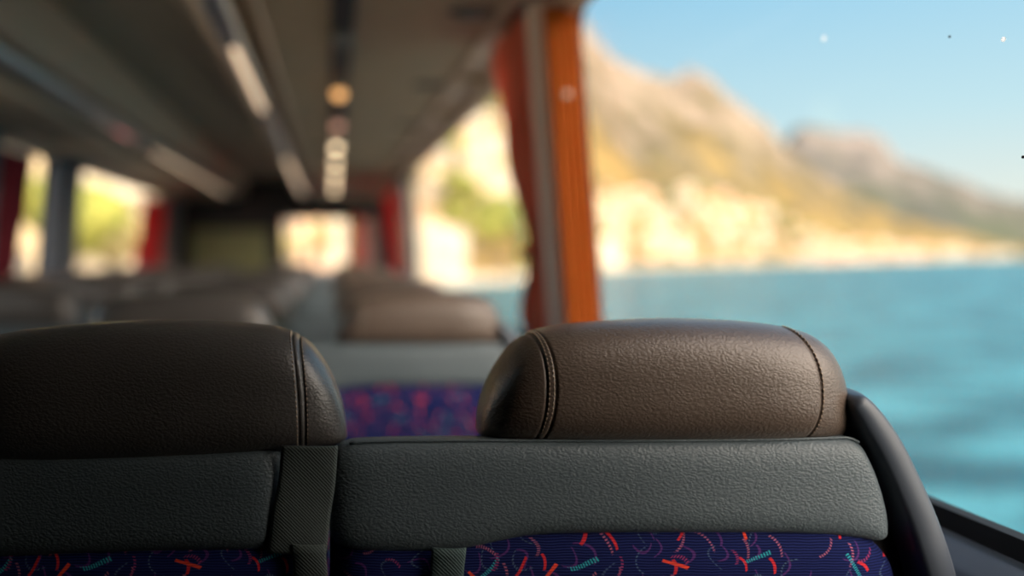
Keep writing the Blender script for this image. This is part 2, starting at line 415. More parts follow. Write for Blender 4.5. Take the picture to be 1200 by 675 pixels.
right_panes = [(0.40, 2.05), (2.30, 6.25), (6.75, 9.35)]
left_panes = [(0.9, 3.4), (4.3, 5.15), (5.72, 8.6)]
for side, fn, out, panes in (('right', wr, 1, right_panes), ('left', wl_, -1, left_panes)):
    mb = MB()
    wall_strip(mb, fn, out, Y0, Y1, 0, SILL, 0, 0.0, 0.015)
    wall_strip(mb, fn, out, Y0, Y1, TOP, E+0.92, 0, 0.0, 0.015)
    edges = [Y0]+[v for p in panes for v in p]+[Y1]
    for a, b in zip(edges[::2], edges[1::2]):
        wall_strip(mb, fn, out, a, b, SILL, TOP, 0, 0.0, 0.015)
    tag(mb.build('wall_'+side, M['wall']), kind='structure')
wcount = 0
def window(fn, out, a, b, corner=0.06):
    """pane in a black gasket with rounded corners"""
    global wcount; wcount += 1
    root = empty('window_%d' % wcount, (0, 0, 0), kind='structure')
    mb = MB(); xo = 0.035
    # gasket ring, rounded inner corners
    n = 10; outer = []; inner = []
    cs = [(b, TOP, 0), (a, TOP, 1), (a, SILL, 2), (b, SILL, 3)]
    g = 0.022
    for (y, z, k) in cs:
        sy = -1 if y == b else 1; sz = -1 if z == TOP else 1
        cy, cz = y+sy*(g+corner), z+sz*(g+corner)
        for i in range(n+1):
            th = math.pi/2*(k+i/n)
            inner.append((cy+corner*math.cos(th), cz+corner*math.sin(th)))
            outer.append((y, z))
    V = []; F = []; m_ = len(inner)
    for lay in (-0.004, 0.012):
        for (y, z) in inner: V.append((fn(z)+out*lay, y, z))
        for i, (y, z) in enumerate(outer): V.append((fn(z)+out*lay, y, z))
    for i in range(m_):
        j = (i+1) % m_
        F += [(i, j, m_+j, m_+i), (2*m_+i, 3*m_+i, 3*m_+j, 2*m_+j), (i, 2*m_+i, 2*m_+j, j)]
    mesh_obj('window_frame', V, F, M['gasket'], root, smooth=False)
    V = []; F = []
    for lay in (0.004, 0.008):
        for (y, z) in ((a, SILL), (b, SILL), (b, TOP), (a, TOP)):
            V.append((fn(z)+out*lay, y, z))
    F = [(0, 1, 2, 3), (4, 7, 6, 5), (0, 4, 5, 1), (1, 5, 6, 2), (2, 6, 7, 3), (3, 7, 4, 0)]
    mesh_obj('pane', V, F, M['glass'], root, smooth=False)
    return root
wroot = None
for (a, b) in right_panes:
    w = window(wr, 1, a, b)
    wroot = wroot or w
for (a, b) in left_panes: window(wl_, -1, a, b)
# dried water spots on the big right pane
for (sx, sy, r) in ((1112, 43, 0.0012), (1175, 46, 0.0022), (965, 45, 0.0032), (1198, 184, 0.0014)):
    q = (sx-VX)/FPX; z = E
    for _ in range(20):
        Yp = (wr(z)+0.003)/q; z = E-(sy-VY)/FPX*Yp
    mb = MB(); mb.disc((wr(z)+0.0032, Yp, z), (1, 0, 0), r, 0.001, 14)
    mb.build('water_spot', M['gasket'] if sx in (1112, 1198) else M['waterspot'], wroot)

# rear bulkhead (behind the camera) and front bulkhead
mb = MB(); mb.box(-1.86, 0.74, Y0-0.1, Y0, 0, E+0.92)
tag(mb.build('wall_rear', M['wall']), kind='structure')
mb = MB()
WX0, WX1, WZ0, WZ1 = -0.56, 0.50, E-0.46, E+0.42
mb.box(-1.86, WX0, Y1, Y1+0.08, 0, E+0.92); mb.box(WX1, 0.74, Y1, Y1+0.08, 0, E+0.92)
mb.box(WX0, WX1, Y1, Y1+0.08, 0, WZ0); mb.box(WX0, WX1, Y1, Y1+0.08, WZ1, E+0.92)
tag(mb.build('wall_front', M['black']), kind='structure')
wcount += 1
root = empty('window_%d' % wcount, (0, 0, 0), kind='structure')
mb = MB(); mb.box(WX0, WX1, Y1+0.05, Y1+0.056, WZ0, WZ1); mb.build('pane', M['glass'], root)
mb = MB()
for a_ in ((WX0, WX0+0.03, WZ0, WZ1), (WX1-0.03, WX1, WZ0, WZ1), (WX0, WX1, WZ0, WZ0+0.03), (WX0, WX1, WZ1-0.03, WZ1)):
    mb.box(a_[0], a_[1], Y1-0.01, Y1+0.05, a_[2], a_[3])
mb.build('window_frame', M['gasket'], root)

# sills and cove panels along the window tops
for i, (fn, out) in enumerate(((wr, 1), (wl_, -1))):
    x = fn(SILL)
    prof = [(x+out*0.012, SILL+0.004), (x-out*0.018, SILL-0.004), (x-out*0.040, SILL-0.016), (x-out*0.052, SILL-0.038),
            (x-out*0.050, SILL-0.060), (x-out*0.03, SILL-0.075), (x, SILL-0.085)]
    mb = MB(); mb.prism(prof, Y0, Y1)
    tag(mb.build('trim_%d' % (i+1), M['ledge'], smooth=True), kind='structure')

# ------------------------------------------------------------------ pillars between the windows
def pillar(name, fn, out, a, b, m, depth=0.06):
    mb = MB(); n = 14
    z0, z1 = SILL-0.01, TOP+0.01
    V = []; F = []; r = 0.02
    # rounded nose section in (depth, Y)
    sec = [(0.0, a)]
    for i in range(7):
        th = math.pi/2*i/6; sec.append((depth-r+r*math.sin(th), a+r-r*math.cos(th)))
    for i in range(7):
        th = math.pi/2*i/6; sec.append((depth-r+r*math.cos(th), b-r+r*math.sin(th)))
    sec.append((0.0, b)); k = len(sec)
    for j in range(n+1):
        z = lerp(z0, z1, j/n); d = 1.0+0.35*max(0, (j/n-0.85)/0.15)**2
        for (dd, y) in sec: V.append((fn(z)-out*dd*d, y, z))
    for j in range(n):
        for i in range(k-1): F.append((j*k+i, j*k+i+1, (j+1)*k+i+1, (j+1)*k+i))
        F.append((j*k+k-1, j*k, (j+1)*k, (j+1)*k+k-1))
    F.append(tuple(range(k))); F.append(tuple(n*k+i for i in reversed(range(k))))
    return tag(mesh_obj(name, V, F, m, None, True), kind='structure')
pl_sec = [(0.0, 2.05), (0.055, 2.05), (0.063, 2.053), (0.094, 2.080), (0.100, 2.088), (0.100, 2.115), (0.092, 2.122), (0.0, 2.125)]
mb = MB(); z0, z1 = SILL-0.01, TOP+0.01; k = len(pl_sec)
for z in (z0, z1): mb.v += [(wr(z)-d_, y_, z) for (d_, y_) in pl_sec]
mb.f = [(i, (i+1) % k, k+(i+1) % k, k+i) for i in range(k)]+[tuple(range(k)), tuple(k+i for i in reversed(range(k)))]; mb.m = [0]*len(mb.f)
tag(mb.build('trim_3', M['pillar']), kind='structure')
pillar('trim_4', wr, 1, 6.25, 6.75, M['greyplastic'], 0.06)
pillar('trim_5', wl_, -1, 5.15, 5.72, M['pillar_dark'], 0.06)
pillar('trim_6', wl_, -1, 3.4, 4.3, M['pillar_dark'], 0.06)
pillar('trim_7', wl_, -1, 8.6, 9.55, M['greyplastic'], 0.05)

# ------------------------------------------------------------------ overhead racks
def rack(label, inner_rail, inner_lip, under0, under1, fn, out, vents, group):
    """underside slab, fascia, polished rail, tan lip, cove towards the window"""
    zu = E+0.62
    root = empty('luggage_rack', (under0, Y0, zu), label, 'luggage rack')
    def P(mb, name, m, smooth=False):
        mb.v = [(v[0]-under0, v[1]-Y0, v[2]-zu) for v in mb.v]
        return mb.build(name, m, root, smooth)
    s = out
    # body from the underside up to the roof
    mb = MB()
    mb.prism([(under0, zu), (under1, zu), (under1, E+0.90), (inner_lip+s*0.04, E+0.90), (inner_lip+s*0.03, E+0.70), (under0, zu+0.03)], Y0, Y1)
    P(mb, 'underside_panel', M['rack'])
    # edge bead along the underside
    mb = MB(); c = [(under0+0.010*math.cos(t*math.pi/5)*1.0, zu+0.004+0.011*math.sin(t*math.pi/5)) for t in range(10)]
    mb.prism(c, Y0, Y1); P(mb, 'edge_bead', M['tan'], True)
    # polished rail
    mb = MB(); R_ = 0.038
    c = [(inner_rail+R_*math.cos(t*math.pi/12), E+0.662+R_*0.62*math.sin(t*math.pi/12)) for t in range(24)]
    mb.prism(c, Y0, Y1); P(mb, 'hand_rail', M['steel'], True)
    # tan lip on the aisle side
    mb = MB(); mb.prism([(inner_lip-s*0.012, E+0.668), (inner_lip+s*0.012, E+0.660), (inner_lip+s*0.03, E+0.700), (inner_lip-s*0.005, E+0.86), (inner_lip-s*0.035, E+0.86)], Y0, Y1)
    P(mb, 'front_lip', M['tan'])
    # cove from the underside's outer edge to the window head
    mb = MB()
    xw = fn(TOP)
    prof = [(under1, zu-0.014), (under1+s*0.014, zu-0.018), (under1+s*0.022, zu-0.002), (lerp(under1, xw, 0.5), zu+0.005), (xw-s*0.03, TOP-0.004), (xw-s*0.022, TOP-0.03),
            (xw, TOP-0.032), (xw, E+0.9), (under1, E+0.9)]
    mb.prism(prof, Y0, Y1); P(mb, 'window_cove', M['tan'])
    # ribs of the cove
    for k in range(11):
        y = 1.55+k*0.72
        mb = MB(); xm = lerp(under1, xw, 0.55)
        mb.rbox((xm, y, zu-0.012), (abs(xw-under1)*0.36, 0.03, 0.016), 0.008); P(mb, 'cove_bracket', M['rack'], True)
    for (vx, vy) in vents:
        mb = MB()
        n = 20
        mb.v = [(vx+0.055*math.cos(2*math.pi*i/n), vy+0.04*math.sin(2*math.pi*i/n), zu-0.006) for i in range(n)]+[(vx+0.065*math.cos(2*math.pi*i/n), vy+0.05*math.sin(2*math.pi*i/n), zu+0.001) for i in range(n)]
        mb.f = [(i, (i+1) % n, n+(i+1) % n, n+i) for i in range(n)]+[tuple(range(n))]; mb.m = [0]*len(mb.f)
        P(mb, 'speaker_grille', M['black'])
    return root
rack_r = rack('beige underside luggage rack above the sea-side seats', -0.305, -0.37, -0.185, 0.425, wr, 1,
     [(0.36, 2.18), (0.36, 3.12), (0.37, 4.1), (0.37, 5.05), (-0.07, 4.95)], None)
rack_l = rack('dark luggage rack above the town-side windows across the aisle', -1.10, -0.985, -1.22, -1.60, wl_, -1,
     [(-1.5, 3.2), (-1.5, 4.6), (-1.5, 6.0)], None)
# dark service channel with reading lamps, fixed under the sea-side rack
ch = empty('service_channel', (0.03, Y0, E+0.62), 'long dark service channel under the right-hand rack holding a line of reading lamps', 'service channel')
mb = MB(); mb.prism([(-0.032, -0.002), (-0.026, -0.012), (0.026, -0.012), (0.032, -0.002)], 0, Y1-Y0-0.1); mb.build('channel_strip', M['black'], ch)
lamps = []
for k in range(8):
    y = 2.36+0.79*k
    lm = empty('reading_lamp', (0.03, y, E+0.608), cat='reading lamp', group='reading lamps along the dark channel')
    lamps.append(lm)
    lm['label'] = ['unlit grey reading lamp nearest the big sea window', 'round amber reading lamp, first glowing one of the channel', 'second glowing reading lamp, just beyond the amber one'][k] if k < 3 else 'small glowing reading lamp further along the dark channel towards the front'
    mb = MB(); n = 24
    mb.v = []
    for (r, z) in ((0.030, 0.0), (0.030, -0.007), (0.024, -0.010), (0.022, -0.008)):
        mb.v += [(r*math.cos(2*math.pi*i/n), r*1.5*math.sin(2*math.pi*i/n), z) for i in range(n)]
    for j in range(3): mb.f += [(j*n+i, j*n+(i+1) % n, (j+1)*n+(i+1) % n, (j+1)*n+i) for i in range(n)]
    mb.f.append(tuple(range(n))); mb.m = [0]*len(mb.f)
    mb.build('lamp_bezel', M['greyplastic'], lm, True)
    mb = MB(); L = 1.2; seg_ = 6
    for j in range(seg_):
        ph = math.pi/2*j/seg_
        mb.v += [(0.026*math.cos(ph)*math.cos(2*math.pi*i/n), 0.026*L*math.cos(ph)*math.sin(2*math.pi*i/n), -0.008-0.030*math.sin(ph)) for i in range(n)]
    mb.v.append((0, 0, -0.038))
    for j in range(seg_-1): mb.f += [(j*n+i, j*n+(i+1) % n, (j+1)*n+(i+1) % n, (j+1)*n+i) for i in range(n)]
    mb.f += [((seg_-1)*n+i, (seg_-1)*n+(i+1) % n, seg_*n) for i in range(n)]; mb.m = [0]*len(mb.f)
    mb.build('lens', M['greyplastic'] if k == 0 else M['lamp_amber'] if k == 1 else M['lamp_dim'] if k == 2 else M['lamp'], lm, True)

# lit strips set into the two rails
for (x, y0, y1, lab, grp) in ((-0.30, 2.62, 3.75, 'glowing strip light in the right-hand rail, nearest the camera', 'right'),
        (-0.30, 5.7, 8.9, 'glowing strip light at the far end of the right-hand rail', 'right'),
        (-1.10, 5.3, 8.9, 'long glowing strip light in the left-hand rail', 'left'), (-1.10, 4.35, 4.65, 'short pinkish strip light in the left-hand rail', 'left')):
    z = E+0.637
    so_ = empty('strip_light', (x, (y0+y1)/2, z), lab, 'strip light', 'strip lights along the rails'); h = (y1-y0)/2
    mb = MB(); mb.rbox((0, 0, 0.004), (0.020, h+0.02, 0.006), 0.004); mb.build('housing', M['greyplastic'], so_)
    mb = MB(); mb.prism([(-0.014, 0.0), (-0.010, -0.005), (0, -0.007), (0.010, -0.005), (0.014, 0.0)], -h, h); mb.build('diffuser', M['strip_pink'] if 'pink' in lab else M['strip'], so_, True)

# ------------------------------------------------------------------ curtains
def curtain(name, label, group, m, Ytab, fn, out, ztop, zbot, folds=7, amp=0.014, off=0.03, tie=None, extra=None):
    """pleated cloth hanging along a wall. Ytab: [(z, y_rear, y_front)], pleats along Y"""
    nz, ns = 60, folds*10
    V = []; F = []
    for j in range(nz+1):
        z = lerp(ztop, zbot, j/nz)
        a = stable([(t[0], t[1]) for t in sorted(Ytab)], z); b = stable([(t[0], t[2]) for t in sorted(Ytab)], z)
        for i in range(ns+1):
            s = i/ns
            am = amp*(0.55+0.45*min(1, abs(b-a)/0.25))
            d = am*math.sin(2*math.pi*folds*s+0.6*math.sin(z*9))+0.004*math.sin(z*23+s*5)
            V.append((fn(z)-out*(off+d), lerp(a, b, s), z))
    for j in range(nz):
        for i in range(ns):
            F.append((j*(ns+1)+i, j*(ns+1)+i+1, (j+1)*(ns+1)+i+1, (j+1)*(ns+1)+i))
    root = empty(name, (fn(zbot), Ytab[0][1], zbot), label, 'curtain', group)
    inv = root.location
    V = [(v[0]-inv.x, v[1]-inv.y, v[2]-inv.z) for v in V]
    o = mesh_obj('cloth', V, F, m, root)
    so = o.modifiers.new('thickness', 'SOLIDIFY'); so.thickness = 0.0015
    mb = MB(); ya = min(t[1] for t in Ytab)-0.02; yb = max(t[2] for t in Ytab)+0.02
    mb.tube([(fn(ztop)-out*off-inv.x, ya-inv.y, ztop+0.006-inv.z), (fn(ztop)-out*off-inv.x, yb-inv.y, ztop+0.006-inv.z)], 0.006, 10)
    mb.build('curtain_rail', M['greyplastic'], root, True)
    return root
GC = 'curtains beside the windows'
c1 = curtain('window_curtain', 'orange-red curtain tied back against the front edge of the beige pillar', GC, M['curtain'],
    [(E+0.60, 2.13, 2.50), (E+0.45, 2.13, 2.46), (E+0.28, 2.13, 2.40), (E+0.13, 2.13, 2.32), (E+0.03, 2.13, 2.225), (E-0.03, 2.13, 2.23), (E-0.13, 2.13, 2.38), (E-0.17, 2.13, 2.40), (E-0.24, 2.13, 2.30)],
    wr, 1, E+0.60, E-0.24, 7, 0.016, 0.10)
# tieback: strap round the cloth, a hook with a ring on the wall
mb = MB(); cx = wr(E)-0.100-c1.location.x
zz = E+0.01-c1.location.z
mb.tube([(cx+0.030*math.cos(t), 2.19-c1.location.y+0.045*math.sin(t), zz-0.015*math.sin(t)) for t in [2*math.pi*i/24 for i in range(25)]], 0.007, 8)
mb.build('tieback_strap', M['curtain'], c1, True)
hk = empty('tieback_hook', (wr(E)+0.003, 3.08, E-0.015), 'small dark curtain hook with a loop of brass wire on the second sea-side window', 'hook')
mb = MB(); mb.disc((0, 0, 0), (-1, 0, 0), 0.010, 0.012, 16); mb.tube([(-0.012, 0, 0), (-0.03, 0, 0), (-0.036, 0, 0.012)], 0.005, 8); mb.build('hook', M['black'], hk, True)
mb = MB(); mb.tube([(-0.028, -0.07+0.07*math.cos(t), -0.03+0.035*math.sin(t)) for t in [0.6+2*math.pi*0.86*i/26 for i in range(27)]], 0.003, 8); mb.build('wire_loop', M['tan'], hk, True)

def stowed(label, m, y, fn, out, ztop, zbot, w=0.05, d=0.05, folds=5, name='window_curtain'):
    """a curtain folded tight against the rear face of a pillar (pleats across)"""
    V = []; F = []; nz, ns = 40, folds*12
    for j in range(nz+1):
        z = lerp(ztop, zbot, j/nz)
        for i in range(ns+1):
            s = i/ns
            V.append((fn(z)-out*(lerp(0.002, d, s)), y-0.012-0.011*math.sin(2*math.pi*folds*s)-0.002*math.sin(z*11+s*4), z))
    for j in range(nz):
        for i in range(ns):
            F.append((j*(ns+1)+i, j*(ns+1)+i+1, (j+1)*(ns+1)+i+1, (j+1)*(ns+1)+i))
    root = empty(name, (fn(zbot), y, zbot), label, 'curtain', GC); L = root.location
    V = [(v[0]-L.x, v[1]-L.y, v[2]-L.z) for v in V]
    o = mesh_obj('cloth', V, F, m, root)
    so = o.modifiers.new('thickness', 'SOLIDIFY'); so.thickness = 0.002
    return root
c2 = stowed('burnt orange curtain folded flat at the edge of the big sea window', M['curtain_orange'], 2.03, wr, 1, E+0.585, E-0.23, d=0.082)
mb = MB(); p = Vector((wr(E+0.37)-0.045, 2.002, E+0.375))-c2.location; mb.disc(tuple(p), (0, -1, 0), 0.008, 0.005, 16); mb.build('snap_button', M['tan'], c2, True)
curtain('window_curtain', 'narrow crimson curtain just beyond the second grey pillar on the sea side', GC, M['curtain_red'],
    [(E+0.56, 6.8, 8.6), (E+0.1, 6.82, 8.3), (E-0.22, 6.85, 8.0)], wr, 1, E+0.56, E-0.22, 10, 0.02, 0.04)
curtain('window_curtain', 'maroon curtain between the two panes at the far left edge', GC, M['curtain_dark'],
    [(E+0.52, 4.30, 4.80), (E+0.1, 4.27, 4.70), (E-0.22, 4.25, 4.58)], wl_, -1, E+0.54, E-0.22, 7, 0.018, 0.045)
curtain('window_curtain', 'dark red curtain at the front end of the town-side windows', GC, M['curtain_red'],
    [(E+0.52, 7.6, 8.6), (E+0.1, 7.5, 8.6), (E-0.3, 7.4, 8.6)], wl_, -1, E+0.52, E-0.22, 8, 0.02, 0.05)
# pair hanging on the front bulkhead right of the windscreen
def front_curtain(label, m, x0, x1, z0, z1, y):
    V = []; F = []; nz, ns = 30, 60
    for j in range(nz+1):
        z = lerp(z1, z0, j/nz)
        for i in range(ns+1):
            s = i/ns; V.append((lerp(x0, x1, s)-x0, -0.018*math.sin(2*math.pi*5*s+0.4*math.sin(z*6)), z-z0))
    for j in range(nz):
        for i in range(ns): F.append((j*(ns+1)+i, j*(ns+1)+i+1, (j+1)*(ns+1)+i+1, (j+1)*(ns+1)+i))
    o = mesh_obj('windscreen_curtain', V, F, m); o.location = (x0, y, z0)
    so = o.modifiers.new('thickness', 'SOLIDIFY'); so.thickness = 0.002
    return tag(o, label, 'curtain', GC)
front_curtain('red curtain hanging at the right edge of the windscreen', M['curtain_red'], 0.215, 0.34, E-0.45, E+0.42, Y1-0.05)
front_curtain('pale pink curtain beside the red one at the windscreen', M['curtain_pale'], 0.345, 0.47, E-0.45, E+0.42, Y1-0.06)

# ------------------------------------------------------------------ screen on the front bulkhead
sc_o = empty('folding_screen', (-1.13, Y1-0.01, E-0.02), 'large dull olive screen in a black frame on the front bulkhead', 'screen')
mb = MB(); mb.rbox((0, -0.02, 0), (0.50, 0.02, 0.36), 0.015); mb.build('screen_frame', M['black'], sc_o)
mb = MB(); mb.rbox((0, -0.045, 0), (0.43, 0.008, 0.30), 0.006); mb.build('screen_panel', M['screen'], sc_o)

# ------------------------------------------------------------------ seats
def loft(name, parent, m, xs, zb, zt, th, n=2.6, ring=96, yc=0.0, grooves=(), lean=0.0, nb=None, inner=None):
    """cushion built from cross-sections across X. zb/zt/th give bottom, top and thickness at x.
       grooves: (function z->x, depth, width). The rear (camera) side is -y."""
    V = []; F = []
    def P(x, a):
        b_, t_, d_ = zb(x), zt(x), th(x)
        cz, hz, hy = (b_+t_)/2, max((t_-b_)/2, 1e-4), max(d_/2, 1e-4)
        ca, sa = math.cos(a), math.sin(a)
        yy = math.copysign(abs(ca)**(2/n), ca); zz = math.copysign(abs(sa)**(2/n), sa)
        z = cz+hz*zz; y = yc+hy*yy
        g = 0
        for (gf, gd, gw) in grooves:
            g += gd*math.exp(-((x-gf(z))/gw)**2)
        k = 1-g/max(hy, 0.02)*1.0
        y = yc+(y-yc)*k; z = cz+(z-cz)*(1-g/max(hz, 0.02)*0.8)
        return Vector((x, y+lean*(z-zb(0.0)), z))
    for x in xs:
        for i in range(ring): V.append(P(x, 2*math.pi*i/ring))
    for k in range(len(xs)-1):
        for i in range(ring):
            j = (i+1) % ring
            F.append((k*ring+i, k*ring+j, (k+1)*ring+j, (k+1)*ring+i))
    F.append(tuple(range(ring))); F.append(tuple((len(xs)-1)*ring+i for i in reversed(range(ring))))
    o = mesh_obj(name, V, F, m, parent)
    return o, P
S = 1300.0                                  # px per metre at the near row
def ux(x, x0): return (x-VX)/S-x0           # photo column -> local x of a seat whose headrest is centred on x0
def uz(y): return E-(y-VY)/S
def stations(x0, x1, n, extra=()):
    """cosine-spaced at both ends, dense near the seams"""
    xs = [x0+(x1-x0)*(1-math.cos(math.pi*i/n))/2 for i in range(n+1)]
    for c in extra:
        xs += [c+0.0007*k for k in range(-11, 12)]
    xs = sorted(x for x in xs if x0 <= x <= x1)
    out = [xs[0]]
    for x in xs[1:]:
        if x-out[-1] > 0.00035: out.append(x)
    return out
def stitches(name, parent, P, gf, n, side, pitch=0.0042, m='stitch', a0=math.pi*0.52, a1=math.pi*1.42, lift=0.0003):
    """thread capsules along a seam, on the rear face of the cushion"""
    pts = []; N_ = 500
    for i in range(N_+1):
        a = lerp(a0, a1, i/N_); x = gf(0)
        for _ in range(4): x = gf(P(x, a).z)
        p = P(x+side, a); pts.append((p, a, x+side))
    mb = MB(); acc = 0; last = pts[0][0]; start = None
    on = True; seg = [last]
    for (p, a, x) in pts[1:]:
        d = (p-last).length; acc += d; last = p
        if on: seg.append(p)
        if acc >= (pitch*0.72 if on else pitch*0.28):
            if on and len(seg) >= 2:
                cen = Vector((seg[0].x, 0, (seg[0].z+P(x, 0).z)/2))
                nrm = Vector((0, -1, 0.15)) if seg[0].y < 0.0 else Vector((0, 0, 1))
                q = [seg[0], (seg[0]+seg[-1])/2+nrm*0.0006, seg[-1]]
                mb.tube([v+nrm*lift for v in q], [0.0004, 0.0008, 0.0004], 6)
            on = not on; acc = 0; seg = [p]
    return mb.build(name, M[m], parent, True)

def make_seat(kind, label, group):
    global S
    S = 1215.0
    right = kind == 'window'
    x0 = 0.298 if right else -0.152
    root = empty('coach_seat', (0, 0, 0), label, 'seat', group)
    # --- headrest
    if right:
        top = [(561, 506), (562.5, 490), (567, 470), (575, 450), (588, 427), (606, 404), (632, 388), (680, 380), (740, 376), (790, 374.5), (850, 376), (900, 380), (938, 388), (958, 401), (973, 424), (983, 455), (987.5, 485), (988, 505)]
        bot = [(561, 508), (566, 513), (600, 516), (700, 517), (860, 517), (960, 515), (980, 512), (988, 507)]
        seamsL = [(632, 641, 630), (641, 651, 639)]; seamsR = [(944, 963, 952)]
    else:
        top = [(-72, 520), (-69, 480), (-60, 440), (-45, 412), (-25, 399), (0, 392), (40, 386), (80, 382), (140, 377.5), (200, 376.5), (260, 378), (310, 382), (338, 388), (362, 402), (384, 430), (398, 462), (405, 492), (407, 512)]
        bot = [(-72, 530), (-50, 547), (60, 546), (150, 543), (250, 536), (340, 528), (385, 524), (400, 519), (407, 514)]
        seamsL = [(-34, -40, -32)]; seamsR = [(338, 348, 350), (346, 356, 357)]
    T = [(ux(a, x0), uz(b)) for a, b in top]; B = [(ux(a, x0), uz(b)) for a, b in bot]
    xa, xb = T[0][0], T[-1][0]
    zt = lambda x: stable(T, x); zb = lambda x: stable(B, x)
    def th(x):
        s = (x-(xa+xb)/2)/((xb-xa)/2); s = min(1, abs(s))
        return 0.004+0.116*(1-s**5)**0.45
    zlo, zhi = uz(516), uz(380)
    S = 1285.0
    def seam(t, mth, b_):
        t, mth, b_ = ux(t, x0), ux(mth, x0), ux(b_, x0)
        def f(z):
            q = max(0, min(1, (z-zlo)/(zhi-zlo)))
            return b_*(1-q)*(1-2*q)+4*mth*q*(1-q)+t*q*(2*q-1) if True else t
        return f
    sl = [seam(*s) for s in seamsL]; sr = [seam(*s) for s in seamsR]
    gr = [(f, 0.0016, 0.0013) for f in sl+sr]
    cz = (zlo+zhi)/2
    xs = stations(xa, xb, 150, [f(z) for f in sl+sr for z in (cz, zlo, zhi)])
    o, P = loft('headrest', root, M['head_leather' if right else 'head_leather_shaded'], xs, zb, zt, th, 2.75, 128, 0.062, gr)
    for k, f in enumerate(sl+sr):
        sd = 0.0019 if (k % 2 == 0) else -0.0019
        if len(sl) == 1 and k == 0: sd = -0.0019
        stitches('stitching', o, P, f, 40, sd)
    S = 1250.0
    # headrest stalks down into the back
    for sx in (-0.07, 0.07):
        mb = MB(); mb.tube([(sx, 0.034, uz(500)), (sx, 0.034, uz(545))], 0.007, 12); mb.build('headrest_stalk', M['chrome'], root, True)
    # --- leather shoulder panel
    if right:
        top = [(384, 575), (385.5, 545), (391, 528), (402, 519), (420, 515.5), (470, 514), (560, 513.5), (700, 514), (860, 513), (960, 511), (985, 510), (1000, 516), (1012, 535), (1024, 566), (1033, 598), (1037, 618)]
        bot = [(384, 590), (386, 622), (394, 636), (410, 641), (440, 644), (480, 645), (520, 644), (550, 640), (580, 633), (615, 626), (660, 623), (760, 622), (880, 622), (960, 624), (1005, 629), (1025, 632), (1034, 629), (1037, 622)]
    else:
        top = [(-112, 620), (-110, 560), (-104, 536), (-90, 525), (-50, 524), (60, 525), (200, 525), (300, 524), (322, 526), (329, 534), (330, 545)]
        bot = [(-112, 625), (-108, 645), (-90, 652), (-60, 652), (20, 650), (120, 646), (220, 643), (290, 642), (312, 642), (322, 636), (328, 600), (330, 550)]
    T2 = [(ux(a, x0), uz(b)) for a, b in top]; B2 = [(ux(a, x0), uz(b)) for a, b in bot]
    xa2, xb2 = T2[0][0], T2[-1][0]
    zt2 = lambda x: stable(T2, x); zb2 = lambda x: stable(B2, x)
    def th2(x):
        s = (x-(xa2+xb2)/2)/((xb2-xa2)/2); s = min(1, abs(s))
        return 0.006+0.040*(1-s**14)**0.4
    xs = stations(xa2, xb2, 170)
    po, PP = loft('shoulder_panel', root, M['back_leather' if right else 'back_leather_shaded'], xs, zb2, zt2, th2, 3.6, 96, 0.034)
    # piping along the top
    mb = MB(); pts = []
    for i in range(81):
        x = lerp(xa2+0.02, xb2-0.03, i/80); pts.append((x, 0.021, zt2(x)-0.0002))
    mb.tube(pts, 0.0013, 8); mb.build('top_piping', M['back_leather'], po, True)
    # --- fabric back below the leather
    if right:
        ft = [(386, 640), (400, 610), (540, 600), (960, 600), (1005, 618), (1028, 636), (1043, 652), (1054, 671), (1060, 700)]
        fa, fb = 386, 1060
    else:
        ft = [(-110, 640), (-102, 615), (300, 610), (340, 615), (384, 622)]
        fa, fb = -110, 384
    T3 = [(ux(a, x0), uz(b)) for a, b in ft]
    zt3 = lambda x: stable(T3, x); zb3 = lambda x: 0.40
    xa3, xb3 = ux(fa, x0), ux(fb, x0)
    def th3(x):
        s = (x-(xa3+xb3)/2)/((xb3-xa3)/2); s = min(1, abs(s))
        return 0.008+0.082*(1-s**16)**0.4
    loft('fabric_back', root, M['fabric'], stations(xa3, xb3, 60), zb3, zt3, th3, 7.0, 72, 0.060)
    # --- webbing straps
    def strap(pts, name, m, yy=0.006):
        """pts: (y px, left px, right px) of a vertical strap"""
        V = []; F = []; n = 14; rows = []
        P_ = [(uz(p[0]), ux(p[1], x0), ux(p[2], x0)) for p in pts]
        P_.sort()
        lo, hi = P_[0][0], P_[-1][0]; R_ = 40
        for j in range(R_+1):
            z = lerp(hi, lo, j/R_)
            a = stable([(p[0], p[1]) for p in P_], z); b = stable([(p[0], p[2]) for p in P_], z)
            for i in range(n+1):
                s = i/n
                V.append((lerp(a, b, s), yy+0.002*abs(2*s-1)**3+0.0008*math.sin(z*60+s*3), z))
        for j in range(R_):
            for i in range(n): F.append((j*(n+1)+i, j*(n+1)+i+1, (j+1)*(n+1)+i+1, (j+1)*(n+1)+i))
        o = mesh_obj(name, V, F, m, root)
        so = o.modifiers.new('thickness', 'SOLIDIFY'); so.thickness = 0.0018; so.offset = -1
        return o
    if not right:
        strap([(518, 331, 396), (560, 327, 393), (600, 319, 387), (641, 314, 383)], 'belt_webbing', M['web'], 0.012)
        strap([(630, 342, 381), (660, 345, 384), (700, 346, 386), (1050, 348, 388)], 'belt_tail', M['web'], 0.0085)
    else:
        strap([(634, 503, 543), (660, 502, 540), (700, 500, 538), (1050, 498, 536)], 'belt_webbing', M['web2'], 0.0095)
